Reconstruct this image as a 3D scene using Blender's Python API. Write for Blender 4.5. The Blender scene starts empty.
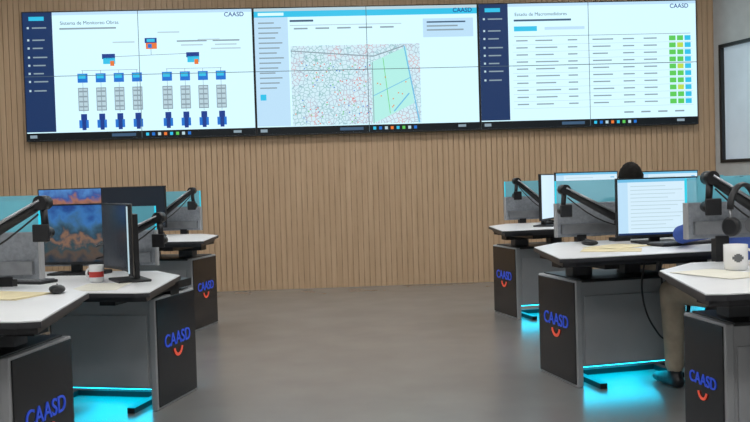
import bpy, bmesh, math, random
from mathutils import Vector, Matrix
random.seed(4)
scene = bpy.context.scene
try:
    scene.view_settings.view_transform = 'Standard'
except Exception as e:
    print(e)

# ------------------------------------------------------------------ materials
def mat(name, col, rough=0.5, metal=0.0, emit=None, estr=0.0, noise=None, bump=0.0, spec=0.5, alpha=1.0):
    m = bpy.data.materials.new(name); m.use_nodes = True
    nt = m.node_tree; b = nt.nodes['Principled BSDF']
    b.inputs['Base Color'].default_value = (*col, 1)
    b.inputs['Roughness'].default_value = rough
    b.inputs['Metallic'].default_value = metal
    b.inputs['Specular IOR Level'].default_value = spec
    b.inputs['Alpha'].default_value = alpha
    if emit:
        b.inputs['Emission Color'].default_value = (*emit, 1)
        b.inputs['Emission Strength'].default_value = estr
    if noise:
        sc, amt = noise
        tc = nt.nodes.new('ShaderNodeTexCoord'); n = nt.nodes.new('ShaderNodeTexNoise')
        n.inputs['Scale'].default_value = sc; n.inputs['Detail'].default_value = 5
        nt.links.new(tc.outputs['Object'], n.inputs['Vector'])
        r = nt.nodes.new('ShaderNodeValToRGB')
        r.color_ramp.elements[0].position = 0.3; r.color_ramp.elements[1].position = 0.7
        r.color_ramp.elements[0].color = (*[c*(1-amt) for c in col], 1)
        r.color_ramp.elements[1].color = (*[min(1, c*(1+amt)) for c in col], 1)
        nt.links.new(n.outputs['Fac'], r.inputs['Fac']); nt.links.new(r.outputs['Color'], b.inputs['Base Color'])
        if bump:
            bp = nt.nodes.new('ShaderNodeBump'); bp.inputs['Strength'].default_value = bump
            nt.links.new(n.outputs['Fac'], bp.inputs['Height']); nt.links.new(bp.outputs['Normal'], b.inputs['Normal'])
    return m

def emis(name, col, s=1.0):
    m = bpy.data.materials.new(name); m.use_nodes = True
    nt = m.node_tree; b = nt.nodes['Principled BSDF']
    b.inputs['Base Color'].default_value = (0.01, 0.01, 0.01, 1)
    b.inputs['Roughness'].default_value = 0.4
    b.inputs['Specular IOR Level'].default_value = 0.2
    b.inputs['Emission Color'].default_value = (*col, 1); b.inputs['Emission Strength'].default_value = s
    return m

def srgb(r, g, b):
    f = lambda c: (c/255/12.92) if c/255 <= 0.04045 else ((c/255+0.055)/1.055)**2.4
    return (f(r), f(g), f(b))

def wood_mat():
    m = mat('wood_slats', (0.45, 0.27, 0.15), 0.5)
    nt = m.node_tree; b = nt.nodes['Principled BSDF']
    tc = nt.nodes.new('ShaderNodeTexCoord'); mp = nt.nodes.new('ShaderNodeMapping')
    mp.inputs['Scale'].default_value = (10, 10, 0.7)
    n = nt.nodes.new('ShaderNodeTexNoise'); n.inputs['Scale'].default_value = 2.0; n.inputs['Detail'].default_value = 8
    r = nt.nodes.new('ShaderNodeValToRGB')
    r.color_ramp.elements[0].position = 0.3; r.color_ramp.elements[0].color = (0.525, 0.355, 0.215, 1)
    r.color_ramp.elements[1].position = 0.72; r.color_ramp.elements[1].color = (0.62, 0.435, 0.275, 1)
    nt.links.new(tc.outputs['Object'], mp.inputs['Vector']); nt.links.new(mp.outputs['Vector'], n.inputs['Vector'])
    nt.links.new(n.outputs['Fac'], r.inputs['Fac']); nt.links.new(r.outputs['Color'], b.inputs['Base Color'])
    return m

M = {}
M['wood'] = wood_mat()
M['woodback'] = mat('wood_backing', (0.46, 0.31, 0.19), 0.8, noise=(6, .2))
M['floor'] = mat('floor_vinyl', (0.225, 0.218, 0.21), 0.24, noise=(2.5, 0.07), bump=0.015)
M['plaster'] = mat('wall_paint', (0.52, 0.53, 0.53), 0.85, noise=(8, 0.05))
M['ceil'] = mat('ceiling_paint', (0.7, 0.7, 0.7), 0.9, noise=(8, 0.04))
M['white'] = mat('laminate_white', (0.82, 0.83, 0.84), 0.35, noise=(5, 0.03))
M['black'] = mat('black_plastic', (0.012, 0.012, 0.014), 0.42, noise=(30, 0.2))
M['blackm'] = mat('black_metal', (0.02, 0.02, 0.022), 0.35, metal=0.4, noise=(30, 0.2))
M['glassblack'] = mat('black_glass_panel', (0.013, 0.013, 0.016), 0.20, noise=(4, 0.2))
M['edge'] = mat('edge_band', (0.03, 0.03, 0.035), 0.45, noise=(20, 0.2))
M['gray'] = mat('gray_panel', (0.40, 0.405, 0.42), 0.5, noise=(6, 0.05))
M['gray2'] = mat('gray_panel_dark', (0.14, 0.145, 0.155), 0.5, noise=(6, 0.05))
M['fabric'] = mat('screen_fabric', (0.27, 0.29, 0.32), 0.85, noise=(60, 0.15))
M['tealglass'] = mat('lit_acrylic', (0.16, 0.40, 0.47), 0.2, emit=(0.12, 0.5, 0.62), estr=0.30, noise=(3, 0.1), alpha=0.62)
M['cyan'] = emis('cyan_led', (0.02, 0.55, 0.72), 1.2)
M['cyanfloor'] = emis('cyan_led_strip', (0.0, 0.58, 0.85), 7.0)
M['blue'] = mat('logo_blue', (0.03, 0.08, 0.6), 0.4, emit=(0.03, 0.09, 0.7), estr=0.28)
M['orange'] = mat('logo_orange', (0.9, 0.12, 0.07), 0.4, emit=(1.0, 0.10, 0.05), estr=0.25)
M['paper'] = mat('paper', (0.78, 0.76, 0.66), 0.8, noise=(12, 0.04))
M['paper2'] = mat('paper_manila', (0.75, 0.66, 0.42), 0.8, noise=(12, 0.06))
M['ceramic'] = mat('ceramic_white', (0.85, 0.85, 0.85), 0.2, noise=(6, 0.02))
M['red'] = mat('red_print', (0.6, 0.05, 0.04), 0.5, noise=(6, 0.1))
M['skin'] = mat('skin', (0.42, 0.23, 0.15), 0.55, noise=(20, 0.08))
M['hair'] = mat('hair_black', (0.008, 0.007, 0.006), 0.75, noise=(60, 0.4), bump=0.5, spec=0.15)
M['shirt'] = mat('shirt_blue', (0.04, 0.09, 0.36), 0.85, noise=(25, 0.15), bump=0.1)
M['shirt2'] = mat('shirt_dark', (0.03, 0.035, 0.05), 0.85, noise=(25, 0.15), bump=0.1)
M['khaki'] = mat('trousers_khaki', (0.44, 0.36, 0.27), 0.9, noise=(18, 0.12), bump=0.15)
M['eye'] = mat('eye_white', (0.8, 0.8, 0.78), 0.3)
M['lip'] = mat('lips', (0.35, 0.12, 0.10), 0.5)
M['frost'] = mat('frosted_glass', (0.55, 0.62, 0.68), 0.5, emit=(0.55, 0.68, 0.8), estr=0.25, noise=(2, 0.1))
M['lamp'] = emis('lamp_diffuser', (1.0, 0.985, 0.96), 14.5)
M['alu'] = mat('brushed_metal', (0.35, 0.36, 0.38), 0.35, metal=0.8, noise=(20, .1))

# screen content colours
S = {}
S['white'] = emis('scr_white', srgb(208, 244, 255), 1.12)
S['navy'] = emis('scr_navy', srgb(24, 52, 98), 1.0)
S['black'] = emis('scr_black', srgb(6, 14, 20), 1.0)
S['cyan'] = emis('scr_cyan', srgb(50, 195, 235), 1.0)
S['blue'] = emis('scr_blue', srgb(30, 115, 210), 1.0)
S['dblue'] = emis('scr_dblue', srgb(25, 60, 140), 1.0)
S['grey'] = emis('scr_grey', srgb(140, 160, 172), 1.0)
S['lgrey'] = emis('scr_lgrey', srgb(186, 212, 222), 1.0)
S['txt'] = emis('scr_text', srgb(60, 90, 120), 1.0)
S['green'] = emis('scr_green', srgb(95, 205, 90), 1.0)
S['yellow'] = emis('scr_yellow', srgb(190, 220, 80), 1.0)
S['orange'] = emis('scr_orange', srgb(235, 120, 50), 1.0)
S['red'] = emis('scr_red', srgb(225, 95, 85), 1.0)
S['mint'] = emis('scr_mint', srgb(180, 240, 232), 1.0)
S['river'] = emis('scr_river', srgb(110, 190, 230), 1.0)
S['pale'] = emis('scr_pale', srgb(190, 226, 250), 1.0)
S['bez'] = emis('scr_seam', srgb(80, 100, 110), 1.0)

def map_mat():
    m = emis('scr_map', (1, 1, 1), 1.0); nt = m.node_tree; b = nt.nodes['Principled BSDF']
    tc = nt.nodes.new('ShaderNodeTexCoord')
    mp = nt.nodes.new('ShaderNodeMapping'); mp.inputs['Rotation'].default_value = (0, 0.25, 0)
    v = nt.nodes.new('ShaderNodeTexVoronoi'); v.feature = 'DISTANCE_TO_EDGE'; v.inputs['Scale'].default_value = 24
    nt.links.new(tc.outputs['Object'], mp.inputs['Vector']); nt.links.new(mp.outputs['Vector'], v.inputs['Vector'])
    r = nt.nodes.new('ShaderNodeValToRGB'); r.color_ramp.elements[0].position = 0.02; r.color_ramp.elements[1].position = 0.10
    r.color_ramp.elements[0].color = (.3, .3, .3, 1)
    n = nt.nodes.new('ShaderNodeTexNoise'); n.inputs['Scale'].default_value = 5; n.inputs['Detail'].default_value = 4
    nt.links.new(tc.outputs['Object'], n.inputs['Vector'])
    r2 = nt.nodes.new('ShaderNodeValToRGB')
    e = r2.color_ramp.elements
    e[0].position = 0.36; e[0].color = (*srgb(215, 120, 120), 1)
    e[1].position = 0.62; e[1].color = (*srgb(90, 165, 160), 1)
    x = e.new(0.45); x.color = (*srgb(160, 150, 175), 1)
    x = e.new(0.52); x.color = (*srgb(130, 175, 190), 1)
    nt.links.new(n.outputs['Fac'], r2.inputs['Fac'])
    mx = nt.nodes.new('ShaderNodeMix'); mx.data_type = 'RGBA'
    nt.links.new(v.outputs['Distance'], r.inputs['Fac']); nt.links.new(r.outputs['Color'], mx.inputs[0])
    nt.links.new(r2.outputs['Color'], mx.inputs[6]); mx.inputs[7].default_value = (*srgb(210, 238, 248), 1)
    nt.links.new(mx.outputs[2], b.inputs['Emission Color'])
    return m
S['map'] = map_mat()

def picture_mat(name, zlo, zhi, stops):
    m = emis(name, (1, 1, 1), 0.85); nt = m.node_tree; b = nt.nodes['Principled BSDF']
    tc = nt.nodes.new('ShaderNodeTexCoord'); n = nt.nodes.new('ShaderNodeTexNoise')
    n.inputs['Scale'].default_value = 13; n.inputs['Detail'].default_value = 8; n.inputs['Distortion'].default_value = .2
    nt.links.new(tc.outputs['Object'], n.inputs['Vector'])
    sp = nt.nodes.new('ShaderNodeSeparateXYZ'); nt.links.new(tc.outputs['Object'], sp.inputs[0])
    mr = nt.nodes.new('ShaderNodeMapRange'); mr.inputs[1].default_value = zlo; mr.inputs[2].default_value = zhi
    nt.links.new(sp.outputs[2], mr.inputs[0])
    ad = nt.nodes.new('ShaderNodeMath'); ad.operation = 'MULTIPLY_ADD'
    nt.links.new(n.outputs['Fac'], ad.inputs[0]); ad.inputs[1].default_value = 0.8
    s2_ = nt.nodes.new('ShaderNodeMath'); s2_.operation = 'SUBTRACT'; nt.links.new(mr.outputs[0], s2_.inputs[0]); s2_.inputs[1].default_value = .4
    nt.links.new(s2_.outputs[0], ad.inputs[2])
    r = nt.nodes.new('ShaderNodeValToRGB'); e = r.color_ramp.elements
    e[0].position = stops[0][0]; e[0].color = (*srgb(*stops[0][1]), 1); e[1].position = stops[-1][0]; e[1].color = (*srgb(*stops[-1][1]), 1)
    for p, c in stops[1:-1]:
        x = e.new(p); x.color = (*srgb(*c), 1)
    nt.links.new(ad.outputs[0], r.inputs['Fac']); nt.links.new(r.outputs['Color'], b.inputs['Emission Color'])
    return m
S['pic'] = picture_mat('scr_picture_city', .73, 1.06, [(0, (30, 50, 65)), (.2, (90, 75, 65)), (.32, (40, 70, 80)), (.42, (140, 105, 85)), (.52, (45, 70, 85)), (.66, (60, 100, 130)), (.82, (60, 120, 185)), (1, (30, 70, 140))])
S['pic2'] = picture_mat('scr_picture_coast', .85, 1.17, [(0, (25, 40, 60)), (.3, (60, 60, 80)), (.6, (170, 115, 95)), (.75, (60, 90, 160)), (1, (90, 150, 215))])

# ------------------------------------------------------------------ mesh builder
class MB:
    def __init__(s): s.bm = bmesh.new(); s.mats = []; s.tf = Matrix.Identity(4)
    def mi(s, m):
        if m not in s.mats: s.mats.append(m)
        return s.mats.index(m)
    def v(s, co): return s.bm.verts.new(s.tf @ Vector(co))
    def face(s, vs, m, smooth=False):
        try:
            f = s.bm.faces.new(vs); f.material_index = s.mi(m); f.smooth = smooth; return f
        except ValueError: return None
    def box(s, lo, hi, m, bevel=0.0):
        lo = Vector(lo); hi = Vector(hi)
        a = [min(lo[i], hi[i]) for i in range(3)]; c = [max(lo[i], hi[i]) for i in range(3)]
        vs = [s.v((x, y, z)) for x in (a[0], c[0]) for y in (a[1], c[1]) for z in (a[2], c[2])]
        fs = []
        for q in ((0,1,3,2),(4,6,7,5),(0,4,5,1),(2,3,7,6),(0,2,6,4),(1,5,7,3)):
            fs.append(s.face([vs[i] for i in q], m))
        if bevel > 0:
            es = list({e for f in fs for e in f.edges})
            r = bmesh.ops.bevel(s.bm, geom=es, offset=bevel, segments=2, affect='EDGES', profile=0.5, material=-1)
    def prism(s, pts, z0, z1, m, mtop=None, bevel=0.0):
        b = [s.v((p[0], p[1], z0)) for p in pts]; t = [s.v((p[0], p[1], z1)) for p in pts]
        n = len(pts); s.face(b[::-1], m); s.face(t, mtop or m)
        for i in range(n): s.face([b[i], b[(i+1) % n], t[(i+1) % n], t[i]], m)
    def quad(s, pts, m): s.face([s.v(p) for p in pts], m)
    def ring(s, c, d, up, rx, ry, n):
        d = Vector(d).normalized(); u = Vector(up); u = (u - d*u.dot(d))
        if u.length < 1e-4: u = Vector((1, 0, 0)) - d*d.x
        u.normalize(); w = d.cross(u)
        return [s.v(Vector(c) + u*math.cos(2*math.pi*i/n)*rx + w*math.sin(2*math.pi*i/n)*ry) for i in range(n)]
    def tube(s, pts, r, m, n=10, up=(0, 0, 1), flat=1.0, smooth=True, round_ends=False):
        pts = [Vector(p) for p in pts]; k = len(pts)
        rr = list(r) if isinstance(r, (list, tuple)) else [r]*k
        if round_ends:
            d0 = (pts[0]-pts[1]).normalized(); d1 = (pts[-1]-pts[-2]).normalized()
            pts = [pts[0]+d0*rr[0]*.85, pts[0]+d0*rr[0]*.5] + pts + [pts[-1]+d1*rr[-1]*.5, pts[-1]+d1*rr[-1]*.85]
            rr = [rr[0]*.35, rr[0]*.8] + rr + [rr[-1]*.8, rr[-1]*.35]; k = len(pts)
        rings = []
        for i in range(k):
            if i == 0: d = pts[1]-pts[0]
            elif i == k-1: d = pts[-1]-pts[-2]
            else: d = (pts[i+1]-pts[i]).normalized()+(pts[i]-pts[i-1]).normalized()
            rings.append(s.ring(pts[i], d, up, rr[i]*flat, rr[i], n))
        for a, b in zip(rings, rings[1:]):
            for i in range(n): s.face([a[i], a[(i+1) % n], b[(i+1) % n], b[i]], m, smooth)
        s.face(rings[0][::-1], m); s.face(rings[-1], m)
    def etube(s, pts, rad, m, n=20, up=(1, 0, 0)):
        pts = [Vector(p) for p in pts]; rad = [r if isinstance(r, tuple) else (r, r) for r in rad]
        d0 = (pts[0]-pts[1]).normalized(); d1 = (pts[-1]-pts[-2]).normalized(); a, z = rad[0], rad[-1]
        ca = min(a); cz = min(z)
        sc = lambda r, k: (r[0]*k, r[1]*k)
        pts = [pts[0]+d0*ca*.97, pts[0]+d0*ca*.7]+pts+[pts[-1]+d1*cz*.7, pts[-1]+d1*cz*.97]
        rad = [sc(a, .25), sc(a, .7)]+rad+[sc(z, .7), sc(z, .25)]
        k = len(pts); rings = []
        for i in range(k):
            if i == 0: d = pts[1]-pts[0]
            elif i == k-1: d = pts[-1]-pts[-2]
            else: d = (pts[i+1]-pts[i]).normalized()+(pts[i]-pts[i-1]).normalized()
            rings.append(s.ring(pts[i], d, up, rad[i][0], rad[i][1], n))
        for a, b in zip(rings, rings[1:]):
            for i in range(n): s.face([a[i], a[(i+1) % n], b[(i+1) % n], b[i]], m, True)
        s.face(rings[0][::-1], m); s.face(rings[-1], m)
    def cyl(s, a, b, r, m, n=20, r2=None): s.tube([a, b], [r, r if r2 is None else r2], m, n, up=(0.3, 1, 0.1), smooth=True)
    def lathe(s, prof, m, n=28, mats=None):
        rings = [[s.v((r*math.cos(2*math.pi*i/n), r*math.sin(2*math.pi*i/n), z)) for i in range(n)] for r, z in prof]
        for j, (a, b) in enumerate(zip(rings, rings[1:])):
            mm = mats[j] if mats else m
            for i in range(n): s.face([a[i], a[(i+1) % n], b[(i+1) % n], b[i]], mm, True)
        s.face(rings[0][::-1], m)
    def obj(s, name, mw=None, parent=None, recalc=True, bevel=None):
        if recalc: bmesh.ops.recalc_face_normals(s.bm, faces=s.bm.faces[:])
        me = bpy.data.meshes.new(name); s.bm.to_mesh(me); s.bm.free()
        for m in s.mats: me.materials.append(m)
        o = bpy.data.objects.new(name, me); scene.collection.objects.link(o)
        if parent: o.parent = parent
        if mw is not None: o.matrix_world = mw
        return o

def T(x, y, z, rz=0): return Matrix.Translation((x, y, z)) @ Matrix.Rotation(math.radians(rz), 4, 'Z')

def text_obj(name, s, size, m, mw, parent, extrude=0.002, align='CENTER', bold=0.012):
    cu = bpy.data.curves.new(name, 'FONT'); cu.body = s; cu.size = size; cu.extrude = extrude
    cu.align_x = align; cu.align_y = 'CENTER'; cu.offset = size*bold
    tmp = bpy.data.objects.new(name+'_t', cu); scene.collection.objects.link(tmp)
    dg = bpy.context.evaluated_depsgraph_get(); dg.update()
    me = bpy.data.meshes.new_from_object(tmp.evaluated_get(dg)); bpy.data.objects.remove(tmp)
    me.materials.clear(); me.materials.append(m)
    o = bpy.data.objects.new(name, me); scene.collection.objects.link(o)
    o.parent = parent; o.matrix_local = mw
    return o

# ------------------------------------------------------------------ room
WY = 9.875; YAW = 3.2
Wm = T(0, WY, 0, YAW)
RC = (3.83, 10.09)
H = 3.6
b = MB(); b.box((-5.2, -2.3, -0.1), (8.2, 10.5, 0), M['floor']); b.obj('floor')
b = MB(); b.box((-5.2, -2.3, H), (8.2, 10.5, H+0.1), M['ceil']); b.obj('ceiling')
b = MB()
b.box((-4.95, 0.0, 0), (3.86, 0.1, H), M['woodback'])
x = -4.93; pitch = 0.060
while x < 3.80:
    b.box((x, -0.009, 0), (x+0.050, 0.0, H), M['wood']); x += pitch
b.obj('wall_back', Wm)
b = MB(); b.box((-5.0, -2.2, 0), (-4.9, 9.65, H), M['plaster']); b.obj('wall_left')
b = MB(); b.box((-5.0, -2.3, 0), (8.1, -2.2, H), M['plaster']); b.obj('wall_rear')
ang = -73.0
Rm = T(RC[0], RC[1], 0, ang)
b = MB()
w0, w1, z0, z1 = 0.10, 1.75, 1.24, 2.54
b.box((0, 0, 0), (w0, 0.1, H), M['plaster']); b.box((w1, 0, 0), (12.9, 0.1, H), M['plaster'])
b.box((w0, 0, 0), (w1, 0.1, z0), M['plaster']); b.box((w0, 0, z1), (w1, 0.1, H), M['plaster'])
b.obj('wall_right', Rm)
b = MB()
t = 0.035
b.box((w0, -0.015, z0), (w0+t, 0.08, z1), M['black']); b.box((w1-t, -0.015, z0), (w1, 0.08, z1), M['black'])
b.box((w0+t, -0.015, z0), (w1-t, 0.08, z0+t), M['black']); b.box((w0+t, -0.015, z1-t), (w1-t, 0.08, z1), M['black'])
b.box(((w0+w1)/2-.015, -0.01, z0+t), ((w0+w1)/2+.015, 0.06, z1-t), M['black'])
b.box((w0+t, 0.03, z0+t), (w1-t, 0.045, z1-t), M['frost'])
b.obj('window_1', Rm)
for (lx, ly) in ((-2.8, 7.8), (0, 7.8), (2.8, 7.8), (-2.6, 5.2), (0.2, 5.2), (3.0, 5.2), (-2.4, 2.2), (0.3, 2.2), (3.0, 2.2), (-2.0, -.6), (0.2, -.6), (2.4, -.6)):
    b = MB(); b.box((-0.62, -0.32, -0.03), (0.62, 0.32, 0), M['alu']); b.box((-0.58, -0.28, -0.036), (0.58, 0.28, -0.03), M['lamp'])
    b.obj('ceiling_light_panel', T(lx, ly, H))

# ------------------------------------------------------------------ video wall
SW = 2.43; X0 = -0.04-SW*1.5; ZB = 1.675; ZT = 3.045; YF = -0.105
b = MB()
for i in range(3):
    xa = X0+i*SW
    b.box((xa+.002, YF, ZB), (xa+SW-.002, -0.009, ZT), M['black'])
vw = b.obj('video_wall', Wm)
def content(idx, px0, px1, py0, py1):
    bb = MB(); xa = X0+idx*SW+0.012; xw = SW-0.024; zb = ZB+0.012; zh = ZT-ZB-0.024
    def P(u, v): return xa+(u-px0)/(px1-px0)*xw, zb+zh-(v-py0)/(py1-py0)*zh
    def rect(u0, v0, u1, v1, m, lay=1):
        a, c = P(u0, v0), P(u1, v1); y = YF-0.0012*lay
        bb.quad([(a[0], y, c[1]), (c[0], y, c[1]), (c[0], y, a[1]), (a[0], y, a[1])], m)
    def line(u0, v0, u1, v1, w, m, lay=3):
        a, c = Vector(P(u0, v0)), Vector(P(u1, v1)); d = (c-a).normalized(); n = Vector((-d.y, d.x))*w*0.5; y = YF-0.0012*lay
        bb.quad([(a.x-n.x, y, a.y-n.y), (c.x-n.x, y, c.y-n.y), (c.x+n.x, y, c.y+n.y), (a.x+n.x, y, a.y+n.y)], m)
    return bb, P, rect, line
def taskbar(rect, u0, u1, v0, v1):
    rect(u0, v0, u1, v1, S['black'], 2)
    mid = (u0+u1)/2
    cols = ['cyan', 'blue', 'lgrey', 'orange', 'cyan', 'green', 'lgrey', 'blue']
    for k in range(8):
        rect(mid+4+k*6, v0+2, mid+7+k*6, v1-2, S[cols[k]], 3)
    rect(mid-30, v0+2, mid-6, v1-2, S['txt'], 3)
    rect(u1-22, v0+2, u1-14, v1-2.5, S['grey'], 3); rect(u0+3, v0+2, u0+10, v1-2, S['grey'], 3)
def mk(idx, fn):
    bb, P, rect, line = content(idx, 0, 228, 0, 126); fn(bb, P, rect, line)
    rect(113.7, 0, 114.3, 126, S['bez'], 6); rect(0, 62.7, 228, 63.3, S['bez'], 6)
    o = bb.obj('screen_image_%d' % (idx+1), None, None, recalc=False); o.parent = vw
def sidebar(rect, w):
    rect(0, 0, w, 118, S['navy'], 2)
    for k, v in enumerate((14, 26, 34, 43, 51, 59, 67, 76)):
        rect(4, v, 6, v+2, S['lgrey'], 3); rect(9, v+.4, w-6-(k % 3)*2, v+1.7, S['grey'], 3)
    rect(6, 4, w-8, 8, S['cyan'], 3)
def s1(bb, P, rect, line):
    rect(0, 0, 228, 126, S['white']); sidebar(rect, 29)
    rect(29, 0, 228, 3, S['pale'], 2)
    rect(36, 15.5, 92, 17.2, S['grey'], 3)
    line(84, 45, 168, 43, .006, S['grey']); line(126, 38, 126, 44, .006, S['grey'])
    rect(120, 27, 132, 32, S['dblue'], 3); rect(121, 32, 132, 38, S['orange'], 4); rect(122, 28, 130, 31, S['cyan'], 4); rect(123, 33, 127, 37, S['blue'], 5)
    for cx in (84, 168):
        rect(cx-7, 42, cx+6, 47, S['dblue'], 4); rect(cx-6, 46, cx+6, 52, S['cyan'], 4); rect(cx+1, 49, cx+5, 54, S['orange'], 5)
        line(cx-28, 58, cx+28, 58, .005, S['grey'])
        for k in range(4):
            x = cx-27+k*18
            line(x, 58, x, 100, .005, S['grey'], 2)
            rect(x-5, 61, x+5, 70, S['blue'], 4); rect(x-4, 62, x+3, 66, S['cyan'], 5)
            rect(x-5, 75, x+5, 98, S['grey'], 4); rect(x-4.2, 76, x-.4, 97, S['lgrey'], 5); rect(x+.4, 76, x+4.2, 97, S['lgrey'], 5)
            for q in range(4): rect(x-4, 78+q*5, x+4, 79.5+q*5, S['grey'], 6)
            rect(x-3, 101, x+3, 107, S['dblue'], 4); rect(x-5, 107, x+4.5, 115, S['blue'], 4); rect(x-2, 105, x+2, 117, S['dblue'], 5)
    for cx in (100, 145, 185):
        rect(cx-12, 21+abs(cx-145)*.2, cx+10, 22.4+abs(cx-145)*.2, S['lgrey'], 3)
    rect(152, 30, 182, 31.5, S['grey'], 3); rect(156, 34, 178, 35.5, S['lgrey'], 3); rect(188, 30, 215, 31.5, S['grey'], 3)
    rect(190, 34, 212, 35.5, S['lgrey'], 3); rect(186, 38, 216, 39.5, S['lgrey'], 3)
    taskbar(rect, 0, 228, 119, 126)
def s2(bb, P, rect, line):
    rect(0, 0, 228, 126, S['white']); rect(0, 0, 228, 3, S['lgrey'], 2); rect(0, 3, 228, 9, S['cyan'], 2)
    rect(4, 4.5, 30, 7.5, S['white'], 3)
    rect(0, 9, 34, 118, S['pale'], 2)
    for k in range(14):
        rect(4, 14+k*5, 20+(k*7) % 10, 15.3+k*5, S['grey'], 3)
    rect(4, 86, 10, 92, S['cyan'], 3)
    rect(36, 12, 60, 14, S['txt'], 3); rect(36, 17, 150, 18, S['lgrey'], 3)
    for k in range(5): rect(40+k*22, 20, 54+k*22, 21.6, S['grey'], 3)
    rect(172, 13, 224, 32, S['pale'], 2); rect(176, 16, 216, 17.5, S['txt'], 3); rect(176, 20, 208, 21.5, S['grey'], 3); rect(176, 24, 214, 25.5, S['grey'], 3)
    rect(36, 38, 168, 118, S['map'], 2)
    line(36, 43, 120, 50, .012, S['grey'], 3); line(120, 50, 152, 40, .012, S['grey'], 3)
    pts = [(118, 56), (154, 41), (161, 98), (140, 108), (118, 118)]
    q = [P(*p) for p in pts]; bb.face([bb.v((p[0], YF-.0012*4, p[1])) for p in q][::-1], S['mint'])
    line(152, 40, 166, 118, .014, S['river'], 5); line(119, 90, 158, 72, .008, S['river'], 5); line(119, 56, 119, 118, .008, S['grey'], 5)
    line(140, 106, 156, 88, .014, S['river'], 5); line(130, 52, 136, 108, .006, S['green'], 5)
    rnd = random.Random(8)
    for k in range(110):
        u = 38+rnd.random()**.8*78; v = 54+rnd.random()*62; c = rnd.choice(['red', 'orange', 'red', 'green', 'blue'])
        rect(u, v, u+1.1, v+1.1, S[c], 4)
    for k in range(10):
        u = 122+rnd.random()*32; v = 62+rnd.random()*40; rect(u, v, u+1.2, v+1.2, S['orange'], 5)
    taskbar(rect, 0, 228, 119, 126)
def s3(bb, P, rect, line):
    rect(0, 0, 228, 126, S['white']); sidebar(rect, 30); rect(30, 0, 228, 3, S['pale'], 2)
    rect(36, 16, 96, 18, S['txt'], 3)
    rect(36, 23, 60, 28, S['cyan'], 3); rect(68, 24, 110, 27, S['pale'], 3)
    rect(36, 33, 222, 33.6, S['grey'], 3)
    for k in range(10):
        v = 37+k*7.2
        rect(34, v+4.6, 224, v+5.0, S['lgrey'], 3)
        for u, w in ((38, 12), (58, 18+(k*5) % 9), (92, 10), (118, 22-(k*3) % 7), (150, 12), (172, 14)):
            rect(u, v, u+w, v+1.3, S['grey'], 3)
        rect(199, v-1.6, 206, v+3.4, S['green'], 4); rect(207.5, v-1.6, 214, v+3.4, S['yellow'] if k % 3 == 1 else S['green'], 4); rect(215.5, v-1.6, 222, v+3.4, S['cyan'], 4)
    for k in range(4): rect(150+k*18, 112, 160+k*18, 113.6, S['grey'], 3)
    taskbar(rect, 0, 228, 119, 126)
mk(0, s1); mk(1, s2); mk(2, s3)
for i in range(3):
    text_obj('screen_logo_text', 'CAASD', 0.065, S['dblue'], Matrix.Translation((X0+SW*(i+1)-0.2 if i != 1 else X0+SW*1.93, YF-0.008, 2.975)) @ Matrix.Rotation(math.pi/2, 4, 'X'), vw, 0.0005)
for i, s_ in ((0, 'Sistema de Monitoreo Obras'), (2, 'Estado de Macromedidores')):
    text_obj('screen_title_text', s_, 0.052, S['txt'], Matrix.Translation((X0+SW*i+0.40, YF-0.008, 2.915)) @ Matrix.Rotation(math.pi/2, 4, 'X'), vw, 0.0004, 'LEFT', 0)

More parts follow.
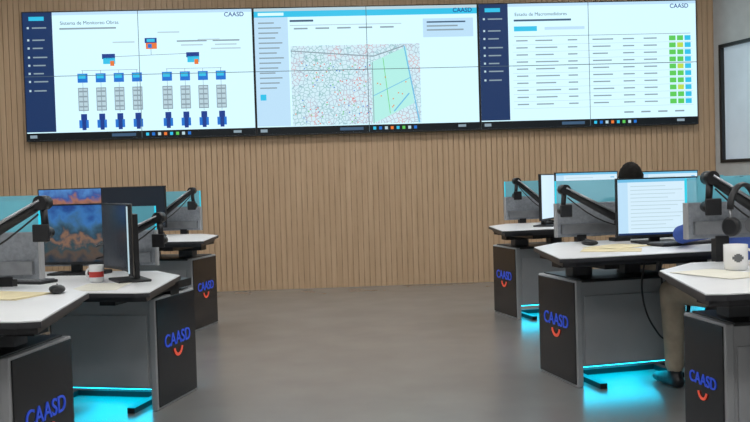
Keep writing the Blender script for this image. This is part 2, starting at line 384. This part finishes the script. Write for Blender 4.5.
# ------------------------------------------------------------------ desks
desks = {}
def desk(key, near, side, rot, zt, L=2.4, px=0.33, y0=0.5, y1=0.98, part0=0.45, partgap=0.03, parth=0.33):
    s = side
    mw = T(near[0], near[1], 0, s*rot)
    b = MB()
    poly = [(0, .0), (0.19, .72), (0.45, .97), (L, .97), (L, 0), (0.06, -0.02)]
    outer = [(x*s, y) for x, y in poly]
    cx = sum(p[0] for p in outer)/6; cy = sum(p[1] for p in outer)/6
    def shrink(k): return [((p[0]-cx)*(1-k/1.2)+cx, (p[1]-cy)*(1-k/0.6)+cy) for p in outer]
    b.prism(outer, zt-0.022, zt-0.004, M['edge'])
    b.prism(shrink(0.006), zt-0.004, zt, M['white'])
    b.prism(shrink(0.04), zt-0.045, zt-0.022, M['edge'])
    bx = lambda lo, hi, m, bv=0: b.box((lo[0]*s, lo[1], lo[2]), (hi[0]*s, hi[1], hi[2]), m, bv)
    ym = (y0+y1)/2
    bx((px, ym-.05, zt-.12), (L-.15, ym+.05, zt-.045), M['blackm'])
    bx((px, .18, zt-.085), (px+.08, y1-.03, zt-.045), M['blackm'])
    bx((px+.50, .18, zt-.085), (px+.58, y1-.03, zt-.045), M['blackm'])
    bx((px+.08, ym-.045, .57), (px+.2, ym+.045, zt-.1), M['gray2'])
    bx((px+.40, ym-.045, .57), (px+.5, ym+.045, zt-.1), M['gray2'])
    bx((L-.5, ym-.045, .57), (L-.4, ym+.045, zt-.1), M['gray2'])
    def ped(xa, xb, outx):
        d = 1 if xb > xa else -1
        bx((xa, y0, 0.0), (xa+d*.035, y1, .575), M['gray'], .006)
        bx((xa-d*.006, y0+.012, .015), (xa, y1-.012, .565), M['glassblack'], .002)
        bx((xa+d*.035, y0+.01, .11), (xb, y1-.01, .565), M['gray'], .004)
        bx((xa+d*.05, y0+.003, .12), (xb-d*.01, y0+.01, .49), M['gray'], .002)
        bx((xa+d*.035, y0+.0, .565), (xb, y1, .58), M['black'], .003)
        bx((xb, y0+.02, .11), (xb+d*.012, y1-.02, .56), M['gray2'])
        bx((xa+d*.05, y0+.03, .103), (xb-d*.02, y1-.05, .110), M['cyanfloor'])
    ped(px, px+.60, 0)
    ped(L-.06, L-.50, 0)
    bx((px+.04, y1-.20, .0), (L-.12, y1-.16, .03), M['black'])
    bx((px+.10, y0-.06, .0), (px+.14, y1-.16, .028), M['black'])
    bx((px+.62, y1-.45, .0), (px+.66, y1-.16, .028), M['black'])
    pz = zt+partgap
    bx((part0, .955, pz), (L, .985, pz+parth*.60), M['fabric'], .004)
    bx((part0, .964, pz+parth*.60), (L, .974, pz+parth), M['tealglass'])
    bx((part0-.010, .955, pz+.0), (part0, .985, pz+parth*.6), M['gray'])
    bx((part0-.006, .964, pz+parth*.6), (part0, .974, pz+parth), M['cyan'])
    for q in (part0+.15, (part0+L)/2, L-.15):
        bx((q-.03, .95, zt-.04), (q+.03, .99, pz+.01), M['blackm'])
    bx((part0+.02, .935, pz+.02), (L-.05, .955, pz+.075), M['alu'])
    o = b.obj('control_desk', mw)
    tx = px-.008
    if s > 0: R = Matrix(((0, 0, -1, 0), (-1, 0, 0, 0), (0, 1, 0, 0), (0, 0, 0, 1)))
    else: R = Matrix(((0, 0, 1, 0), (1, 0, 0, 0), (0, 1, 0, 0), (0, 0, 0, 1)))
    w = (y1-y0)
    text_obj('logo_text', 'CAASD', w*.20, M['blue'], Matrix.Translation((tx*s, ym, .335)) @ R, o, bold=.004)
    a = MB(); n = 16; ri, ro = w*.082, w*.115
    prev = None
    for i in range(n+1):
        th = math.radians(190+160*i/n)
        p = [a.v((tx*s, ym+ri*math.cos(th), .295+ri*math.sin(th))), a.v((tx*s, ym+ro*math.cos(th), .295+ro*math.sin(th))),
             a.v(((tx-.003)*s, ym+ro*math.cos(th), .295+ro*math.sin(th))), a.v(((tx-.003)*s, ym+ri*math.cos(th), .295+ri*math.sin(th)))]
        if prev:
            for k in range(4): a.face([prev[k], prev[(k+1) % 4], p[(k+1) % 4], p[k]], M['orange'])
        else: a.face(p, M['orange'])
        prev = p
    a.face(prev[::-1], M['orange'])
    lo = a.obj('logo_arc', None); lo.parent = o
    desks[key] = (mw, s, zt, L)
    return o
desk('R1', (1.03, 2.82), 1, 8, .75, 2.2, px=.30, y0=.42, y1=.74, partgap=.10, parth=.26, part0=.44)
desk('R2', (.86, 4.22), 1, 14, .75)
desk('R3', (.93, 6.62), 1, 15, .75, 2.6)
desk('L1', (-1.03, 2.74), -1, 8, .74, 2.2, px=.26, y0=.25, y1=.70, part0=.52)
desk('L2', (-1.0, 3.94), -1, 13, .68, 2.4, px=.27, y0=.57, y1=1.05)
desk('L3', (-1.24, 6.48), -1, 13, .75, 2.6)

def on_desk(key, lx, ly, lz=0, rz=0):
    mw, s, zt, L = desks[key]
    return mw @ T(lx*s, ly, zt+lz, rz)

# ------------------------------------------------------------------ monitor arms
def arm(key, bx0, by, ex, ey, eh, drop=.12, bh=.13):
    mw, s, zt, L = desks[key]
    b = MB()
    B = Vector((bx0*s, by, 0)); E = Vector((ex*s, ey, 0))
    b.box((B.x-.05, by-.04, 0), (B.x+.05, by+.04, .02), M['black'], .004)
    b.cyl((B.x, by, .02), (B.x, by, bh), .020, M['black'])
    b.cyl((B.x, by, bh-.03), (B.x, by, bh+.03), .031, M['blackm'])
    p0 = Vector((B.x, by, bh)); p1 = Vector((E.x, ey, eh)); mid = p0.lerp(p1, .5)
    b.tube([p0, p0.lerp(p1, .1), mid, p0.lerp(p1, .9), p1], [.022, .027, .025, .021, .018], M['black'], 8, flat=1.0)
    b.tube([p0+Vector((0, -.036, .02)), p1+Vector((0, -.027, .01))], .007, M['alu'], 6)
    b.tube([p1+Vector((0, -.030, 0)), p1+Vector((0, .030, 0))], .029, M['black'], 14, up=(0, 0, 1))
    p2 = p1+Vector((-.015*s, -.01, -drop))
    b.tube([p1, p2], [.016, .014], M['black'], 8, up=(1, 0, 0))
    b.tube([p2+Vector((0, -.028, 0)), p2+Vector((0, .028, 0))], .023, M['black'], 12)
    b.box((p2.x-.035, p2.y-.048, p2.z-.035), (p2.x+.035, p2.y-.035, p2.z+.035), M['black'], .004)
    pts = [p0.lerp(p1, k/6)+Vector((0, -.04, -.045-.03*math.sin(k/6*math.pi))) for k in range(7)]
    b.tube(pts, .004, M['black'], 6)
    return b.obj('monitor_arm', mw @ Matrix.Translation((0, 0, zt)))
arm('R1', .85, .87, .50, .88, .36)
arm('R2', .80, .87, .44, .84, .31)
arm('R3', .80, .87, .50, .84, .36)
arm('L1', .85, .84, .43, .84, .35)
arm('L2', .72, .84, .34, .80, .30)
arm('L3', .80, .87, .46, .84, .36)

# ------------------------------------------------------------------ monitors
def monitor(x, y, zt, zb, w, h, yaw, scr, R=None, lines=None, rim=None):
    b = MB(); n = 14 if R else 2; d = .022
    def P(u, off):
        if not R: return (u, off)
        t = u/R; return ((R+off)*math.sin(t), -R+(R+off)*math.cos(t))
    def slab(u0, u1, z0, z1, o0, o1, m):
        rows = []
        for i in range(n+1):
            u = u0+(u1-u0)*i/n
            p, q = P(u, o0), P(u, o1)
            rows.append([b.v((p[0], p[1], z0)), b.v((p[0], p[1], z1)), b.v((q[0], q[1], z1)), b.v((q[0], q[1], z0))])
        for a, c in zip(rows, rows[1:]):
            for k in range(4): b.face([a[k], c[k], c[(k+1) % 4], a[(k+1) % 4]], m)
        b.face(rows[0], m); b.face(rows[-1][::-1], m)
    z1 = zb+h
    slab(-w/2, w/2, zb, z1, 0, d, M['black'])
    slab(-w*.3, w*.3, zb+h*.15, z1-h*.15, d, d+.025, M['black'])
    bz = .008
    slab(-w/2+bz, w/2-bz, zb+bz*1.8, z1-bz, -.0015, 0, scr)
    if lines:
        slab(-w/2+bz, -w/2+bz+w*.12, zb+bz*1.8, z1-bz, -.0022, -.0015, S['pale'])
        for k in range(lines):
            zz = z1-.045-(h-.075)*k/lines
            slab(-w*.33, w*(.1+.3*((k*37) % 10)/10), zz-.004, zz, -.0025, -.0015, S['lgrey'])
            slab(w*.38, w*.44, zz-.006, zz+.002, -.0026, -.0015, S['river'])
        slab(-w/2+bz, w/2-bz, z1-bz-.016, z1-bz, -.0027, -.0015, S['river'])
        slab(-w/2+bz, w/2-bz, zb+bz*1.8, zb+bz*1.8+.010, -.0027, -.0015, S['navy'])
    if rim: slab(w/2-.002, w/2+.001, zb+.01, z1-.01, -.001, .006, S['lgrey'])
    zc = zb+h*.45
    b.box((-.03, d+.02, zt+.01), (.03, d+.045, zc), M['black'], .004)
    b.box((-.045, d+.005, zc-.05), (.045, d+.03, zc+.05), M['black'], .003)
    b.box((-.12, d-.08, zt), (.12, d+.08, zt+.012), M['black'], .004)
    return b.obj('computer_monitor', T(x, y, 0, yaw))
S['scrblack'] = mat('scr_off', (0.012, 0.014, 0.018), 0.25, emit=srgb(14, 20, 30), estr=1.0)
S['mon'] = emis('scr_mon_white', srgb(210, 234, 248), 1.05)
monitor(1.57, 5.00, .75, .785, .47, .33, 6, S['mon'], lines=12)
monitor(1.38, 7.10, .75, .80, .42, .36, 62, S['mon'])
monitor(1.70, 7.20, .75, .80, .54, .37, 12, S['mon'], lines=9)
monitor(2.42, 7.38, .75, .82, .52, .34, 12, S['mon'], lines=9)
monitor(-1.66, 4.90, .68, .735, .42, .33, -8, S['pic'])
monitor(-1.25, 4.46, .68, .73, .58, .335, -62, S['scrblack'], R=0.9, rim=True)
monitor(-2.52, 7.45, .75, .82, .56, .34, -8, S['pic2'])
monitor(-1.96, 7.32, .75, .82, .54, .34, -8, S['scrblack'])

# ------------------------------------------------------------------ small items
def keyboard(mw):
    b = MB(); b.box((-.22, -.065, 0), (.22, .065, .014), M['black'], .003)
    for r in range(5):
        for c in range(14):
            b.box((-.208+c*.030, -.055+r*.023, .014), (-.208+c*.030+.025, -.055+r*.023+.018, .019), M['gray2'])
    b.obj('keyboard', mw)
def mouse(mw):
    b = MB(); b.tube([(0, -.045, .014), (0, -.02, .016), (0, .02, .016), (0, .045, .013)], [.018, .03, .031, .02], M['black'], 12, flat=.52, round_ends=False)
    b.box((-.001, .01, .028), (.003, .035, .035), M['gray2'])
    b.obj('computer_mouse', mw)
def paper(mw, w=.21, l=.297, m='paper', n=3, name='paper_sheets'):
    b = MB()
    for k in range(n):
        b.tf = T(random.uniform(-.015, .015), random.uniform(-.015, .015), 0, random.uniform(-6, 6))
        b.box((-w/2, -l/2, .0005+k*.001), (w/2, l/2, .0013+k*.001), M[m])
    b.obj(name, mw)
def mug(mw, band=False, h=.095, r=.042):
    b = MB()
    prof = [(r*.8, 0), (r*.95, .004), (r, h*.3), (r, h*.62), (r, h), (r-.004, h), (r-.005, h*.5), (r-.006, .008), (.001, .007)]
    ms = [M['ceramic']]*8
    if band: ms = [M['ceramic'], M['ceramic'], M['red'], M['ceramic'], M['ceramic'], M['ceramic'], M['ceramic'], M['ceramic']]
    b.lathe(prof, M['ceramic'], 32, ms)
    pts = [(r-.003+.03*math.sin(math.pi*k/8), 0, h*.5+h*.3*math.cos(math.pi*k/8)) for k in range(9)]
    b.tube(pts, .0055, M['ceramic'], 8, up=(0, 1, 0))
    if not band:
        for k in range(6):
            a0 = math.radians(235+k*9); a1 = math.radians(235+k*9+9); rr = r+.0006; hh = h*.17*math.sin(math.pi*(k+.7)/6.4)
            b.quad([(rr*math.cos(a0), rr*math.sin(a0), h*.5-hh), (rr*math.cos(a1), rr*math.sin(a1), h*.5-hh), (rr*math.cos(a1), rr*math.sin(a1), h*.5+hh), (rr*math.cos(a0), rr*math.sin(a0), h*.5+hh)], M['gray2'])
    return b.obj('coffee_mug', mw, recalc=True)
keyboard(on_desk('R2', .95, .42, 0, 10)); mouse(on_desk('R2', .50, .66, 0, 20)); mouse(on_desk('R2', 1.32, .36, 0, 0))
paper(on_desk('R2', .42, .30, 0, 60), m='paper2', n=2); paper(on_desk('R2', 1.25, .64, 0, 5))
paper(on_desk('R2', .56, .48, 0, -70), m='paper2')
keyboard(on_desk('L2', .95, .40, 0, -8)); mouse(on_desk('L2', 1.35, .40, 0, 10))
paper(on_desk('L2', .36, .20, 0, 15), n=2)
keyboard(on_desk('R3', 1.0, .40, 0, 0)); mouse(on_desk('R3', .60, .45, 0, 0))
keyboard(on_desk('L3', 1.0, .40, 0, 0)); mouse(on_desk('L3', .55, .45, 0, 0))
paper(on_desk('L1', .50, .62, 0, 75), m='paper2', n=4); mouse(on_desk('L1', .31, .70, 0, 30)); keyboard(on_desk('L1', 1.1, .3, 0, 0))
paper(on_desk('R1', .34, .50, 0, 20), n=3)
mug(on_desk('R1', .46, .62, 0, -10), h=.10, r=.045)
mug(on_desk('L2', .50, .42, 0, 170), band=True, h=.085, r=.036)
def cable(pts, name='power_cable', r=.005):
    cu = bpy.data.curves.new(name, 'CURVE'); cu.dimensions = '3D'; cu.bevel_depth = r; cu.bevel_resolution = 2
    sp = cu.splines.new('BEZIER'); sp.bezier_points.add(len(pts)-1)
    for p, c in zip(sp.bezier_points, pts):
        p.co = c; p.handle_left_type = p.handle_right_type = 'AUTO'
    cu.materials.append(M['black']); o = bpy.data.objects.new(name, cu); scene.collection.objects.link(o)
cable([(1.42, 4.75, .70), (1.40, 4.74, .5), (1.46, 4.74, .32), (1.55, 4.78, .25), (1.66, 4.82, .35), (1.68, 4.85, .60)])
cable([(1.50, 4.76, .70), (1.53, 4.74, .42), (1.60, 4.78, .33), (1.69, 4.84, .62)])
cable([(-1.5, 5.2, .6), (-1.6, 4.9, .3), (-1.75, 4.85, .02), (-1.9, 4.9, .01)])

b = MB()
pts = [(.085*math.cos(math.pi*k/16), 0, .10+.10*math.sin(math.pi*k/16)) for k in range(17)]
b.tube(pts, .010, M['black'], 8, up=(0, 1, 0), flat=1.6)
for sx in (-1, 1):
    b.tube([(sx*.085, 0, .10), (sx*.082, 0, .05)], .007, M['alu'], 8)
    b.tube([(sx*.094, 0, .03), (sx*.088, 0, .03), (sx*.072, 0, .03)], [.030, .040, .040], M['black'], 18, up=(0, 0, 1))
    b.tube([(sx*.072, 0, .03), (sx*.055, 0, .03)], [.040, .032], M['gray2'], 18, up=(0, 0, 1))
b.obj('headphones', on_desk('R1', .60, .80, .13, 25))

# ------------------------------------------------------------------ chair
def chair(x, y, rz):
    b = MB()
    b.box((-.24, -.22, .40), (.24, .24, .475), M['black'], .03)
    for i in range(6):
        z0 = .54+i*.06; yo = -.25-.03*math.sin(i/5*math.pi)
        b.box((-.20+.004*i, yo-.02, z0), (.20-.004*i, yo+.02, z0+.062), M['black'], .008)
    b.tube([(0, -.12, .40), (0, -.25, .44), (0, -.30, .58)], .02, M['blackm'], 8)
    b.cyl((0, 0, .09), (0, 0, .40), .028, M['blackm'])
    for k in range(5):
        a = 2*math.pi*k/5+.3; c, s_ = math.cos(a), math.sin(a)
        b.tube([(0, 0, .11), (.26*c, .26*s_, .075)], [.03, .018], M['black'], 8)
        b.tube([(.26*c-.02*s_, .26*s_+.02*c, .028), (.26*c+.02*s_, .26*s_-.02*c, .028)], .028, M['black'], 12)
    return b.obj('office_chair', T(x, y, 0, rz))
chair(1.90, 4.29, 12)
chair(1.81, 6.16, 8)

# ------------------------------------------------------------------ people
def head(parent, mw):
    b = MB(); n, k = 24, 16
    rings = []
    for j in range(1, k):
        ph = math.pi*j/k; z = math.cos(ph); r = math.sin(ph); row = []
        for i in range(n):
            th = 2*math.pi*i/n; x = r*math.cos(th)*.076; y = r*math.sin(th)*.094
            if z < -.1:
                t = (-z-.1)/.9; x *= 1-.35*t; y = y*(1-.25*t)+.018*t
            row.append(b.v((x, y, z*.115)))
        rings.append(row)
    top = b.v((0, 0, .115)); bot = b.v((0, .02, -.115))
    for a, c in zip(rings, rings[1:]):
        for i in range(n): b.face([a[i], c[i], c[(i+1) % n], a[(i+1) % n]], M['skin'], True)
    for i in range(n):
        b.face([top, rings[0][i], rings[0][(i+1) % n]], M['skin'], True); b.face([bot, rings[-1][(i+1) % n], rings[-1][i]], M['skin'], True)
    b.tube([(0, .090, .012), (0, .102, -.012), (0, .108, -.030), (0, .094, -.038)], [.007, .010, .014, .010], M['skin'], 8, up=(1, 0, 0))
    for sx in (-1, 1):
        b.tube([(sx*.030, .076, .006), (sx*.030, .084, .006), (sx*.030, .0875, .006)], [.012, .009, .003], M['eye'], 10)
        b.tube([(sx*.030, .085, .006), (sx*.030, .0885, .006)], [.005, .004], M['hair'], 8)
        b.tube([(sx*.046, .076, .024), (sx*.030, .087, .027), (sx*.016, .091, .024)], .003, M['hair'], 6)
        b.tube([(sx*.074, .0, .022), (sx*.082, -.008, .010), (sx*.079, -.002, -.012), (sx*.074, .004, -.026)], [.008, .012, .011, .007], M['skin'], 8)
    b.tube([(-.024, .084, -.058), (0, .094, -.056), (.024, .084, -.058)], [.003, .006, .003], M['lip'], 8)
    h = b.obj('head'); h.parent = parent; h.matrix_local = mw
    b = MB(); rings = []; N = 40
    for j in range(0, 15):
        row = []
        for i in range(N):
            th = 2*math.pi*i/N; s_ = math.sin(th)
            lim = 2.05 if s_ < -.2 else (2.05-(s_+.2)/1.2*1.12)
            if abs(s_) < .25: lim = 1.62+(-s_)*.9
            ph = .03+(lim-.03)*j/14
            z = math.cos(ph); r = math.sin(ph); q = 1+.018*math.sin(i*5.1+j*2.3)+(.02*math.sin(j*1.7+i))
            e = 1.0 if j < 13 else .93
            row.append(b.v((r*math.cos(th)*.087*q*e, r*math.sin(th)*.106*q*e-.003, z*.129*q)))
        rings.append(row)
    for a, c in zip(rings, rings[1:]):
        for i in range(N): b.face([a[i], c[i], c[(i+1) % N], a[(i+1) % N]], M['hair'], True)
    b.face(rings[0], M['hair'], True)
    h = b.obj('hair'); h.parent = parent; h.matrix_local = mw

def hand(parent, wrist, dirv, side, nm):
    d = Vector(dirv).normalized(); z = Vector((0, 0, 1)); xx = d.cross(z).normalized(); up = xx.cross(d)
    R = Matrix((xx, d, up)).transposed().to_4x4(); mw = Matrix.Translation(wrist) @ R
    b = MB()
    b.tube([(0, -.01, 0), (0, .02, .002), (0, .055, .004), (0, .088, .002)], [.026, .034, .040, .038], M['skin'], 14, up=(0, 0, 1), flat=.38, round_ends=True)
    for k, (fx, L) in enumerate(((.029, .068), (.0105, .078), (-.009, .073), (-.028, .056))):
        fx *= side
        b.tube([(fx*.9, .078, .004), (fx, .095, .008), (fx*1.08, .095+L*.42, .008), (fx*1.12, .095+L*.72, -.002), (fx*1.12, .095+L*.92, -.014)], [.0095, .0095, .0088, .008, .007], M['skin'], 8, round_ends=True)
    b.tube([(.024*side, .018, .0), (.044*side, .045, -.004), (.055*side, .070, -.008), (.058*side, .092, -.012)], [.014, .012, .0105, .009], M['skin'], 8, round_ends=True)
    h = b.obj(nm); h.parent = parent; h.matrix_local = mw

def person(name, base, rz, P, shirt, hp, head_rot):
    V = {k: Vector(v) for k, v in P.items()}
    b = MB(); sk = M['skin']
    pel, sp, ch, nb, nk = V['pel'], V['spine'], V['chest'], V['nb'], V['neck']
    b.etube([pel+Vector((0, -.01, -.02)), pel.lerp(sp, .5), sp, ch, ch.lerp(nb, .55), nb], [(.165, .125), (.155, .12), (.145, .112), (.168, .118), (.150, .098), (.075, .065)], sk, 28)
    b.etube([ch.lerp(nb, .6), nb, nk, nk+(nk-nb)*.5], [.07, .060, .054, .052], sk, 20)
    for q, sx in (('l', -1), ('r', 1)):
        S_, E_, W_ = V['s'+q], V['e'+q], V['w'+q]
        b.etube([ch.lerp(nb, .5)+Vector((sx*.05, 0, 0)), S_], [.085, .072], sk, 16, up=(0, 0, 1))
        b.etube([S_, S_.lerp(E_, .4), E_, E_.lerp(W_, .4), W_, W_+(W_-E_).normalized()*.02], [.066, .057, .047, .044, .031, .027], sk, 16, up=(0, 0, 1))
        Hh, K_, A_ = V['h'+q], V['k'+q], V['a'+q]
        b.etube([Hh, Hh.lerp(K_, .5), K_.lerp(Hh, .08), K_], [.098, .086, .068, .064], sk, 18, up=(0, 0, 1))
        b.etube([K_, K_.lerp(A_, .3)+Vector((0, -.018, 0)), K_.lerp(A_, .75), A_+Vector((0, 0, .02))], [.062, .062, .05, .050], sk, 18)
        d = (V['t'+q]-A_); d.z = 0; d.normalize()
        h0 = Vector((A_.x, A_.y, 0))-d*.035
        b.etube([A_+Vector((0, 0, .03)), Vector((A_.x, A_.y, .045))], [.036, .040], sk, 16)
        side = Vector((-d.y, d.x, 0))
        b.etube([h0+Vector((0, 0, .042)), h0+d*.07+Vector((0, 0, .046)), h0+d*.14+Vector((0, 0, .038)), h0+d*.21+Vector((0, 0, .030))], [(.036, .040), (.042, .044), (.048, .034), (.040, .026)], sk, 18, up=side)
    cage = b.obj(name+'_cage')
    r = cage.modifiers.new('r', 'REMESH'); r.mode = 'VOXEL'; r.voxel_size = .009
    sm = cage.modifiers.new('s', 'SMOOTH'); sm.factor = .5; sm.iterations = 10
    dg = bpy.context.evaluated_depsgraph_get(); dg.update()
    me = bpy.data.meshes.new_from_object(cage.evaluated_get(dg)); bpy.data.objects.remove(cage)
    me.materials.clear()
    for m in (shirt, M['khaki'], M['skin'], M['black']): me.materials.append(m)
    sd = (sp-pel).normalized(); nd = (nk-nb).normalized()
    def dseg(p, a, c):
        d = c-a; t = max(0, min(1, (p-a).dot(d)/d.length_squared)); return (a+d*t-p).length
    for f in me.polygons:
        c = f.center; f.use_smooth = True
        arm_ = min(min(dseg(c, V['s'+q], V['e'+q]), dseg(c, V['e'+q], V['w'+q])) for q in 'lr')
        leg = min(min(dseg(c, V['h'+q], V['k'+q])-.085, dseg(c, V['k'+q], V['a'+q])-.058) for q in 'lr')
        tor = min(dseg(c, pel, sp), dseg(c, sp, ch), dseg(c, ch, nb))-.12
        wr = max((c-V['w'+q]).dot((V['w'+q]-V['e'+q]).normalized()) if (c-V['w'+q]).length < .07 else -1 for q in 'lr')
        if wr > 0: k = 2
        elif arm_ < .078: k = 0
        elif c.z < .095: k = 3
        elif leg < tor or (c-pel).dot(sd) < -.01: k = 1
        elif (c-nb).dot(nd) >= .005 and (c-nb).length < .2: k = 2
        else: k = 0
        f.material_index = k
    o = bpy.data.objects.new(name, me); scene.collection.objects.link(o)
    o.matrix_world = T(base[0], base[1], 0, rz)
    head(o, Matrix.Translation(hp) @ Matrix.Rotation(math.radians(head_rot), 4, 'X'))
    hand(o, P['wl'], P['dl'], 1, 'hand_left'); hand(o, P['wr'], P['dr'], -1, 'hand_right')
    return o
PB = dict(pel=(0, 0, .58), spine=(0, .07, .70), chest=(0, .19, .84), nb=(0, .27, .92), neck=(0, .33, .955),
          hl=(-.10, .03, .55), kl=(-.36, .40, .52), al=(-.34, .43, .10), tl=(-.37, .58, .032),
          hr=(.10, .03, .55), kr=(.05, .47, .52), ar=(.06, .50, .10), tr=(.05, .65, .032),
          sl=(-.19, .20, .87), el=(-.34, .30, .82), wl=(-.24, .52, .79), sr=(.19, .20, .87), er=(.27, .35, .82), wr=(.14, .56, .79), dl=(.3, .9, 0), dr=(-.35, .9, 0))
person('seated_man', (1.90, 4.30), 0, PB, M['shirt'], (.02, .42, .985), -38)
PA = dict(pel=(0, 0, .58), spine=(0, .0, .72), chest=(0, .04, .86), nb=(0, .07, .96), neck=(0, .09, 1.01),
          hl=(-.10, .03, .55), kl=(-.13, .45, .53), al=(-.13, .47, .10), tl=(-.13, .62, .032),
          hr=(.10, .03, .55), kr=(.13, .45, .53), ar=(.13, .47, .10), tr=(.13, .62, .032),
          sl=(-.19, .05, .91), el=(-.26, .26, .81), wl=(-.2, .50, .79), sr=(.19, .05, .91), er=(.26, .28, .81), wr=(.2, .52, .79), dl=(.1, .9, 0), dr=(-.1, .9, 0))
person('seated_operator', (1.80, 6.20), 0, PA, M['shirt2'], (0, .115, 1.095), -8)

# ------------------------------------------------------------------ world + camera
w = bpy.data.worlds.new('World'); scene.world = w; w.use_nodes = True
w.node_tree.nodes['Background'].inputs[0].default_value = (0.6, 0.65, 0.7, 1); w.node_tree.nodes['Background'].inputs[1].default_value = 0.3
cam = bpy.data.cameras.new('camera'); cam.lens = 43.2; cam.sensor_width = 36
co = bpy.data.objects.new('camera', cam); scene.collection.objects.link(co)
co.matrix_world = Matrix.Translation((0, 0, 1.13)) @ Matrix.Rotation(math.radians(90-1.78), 4, 'X') @ Matrix.Rotation(math.radians(-1.70), 4, 'Z')
scene.camera = co
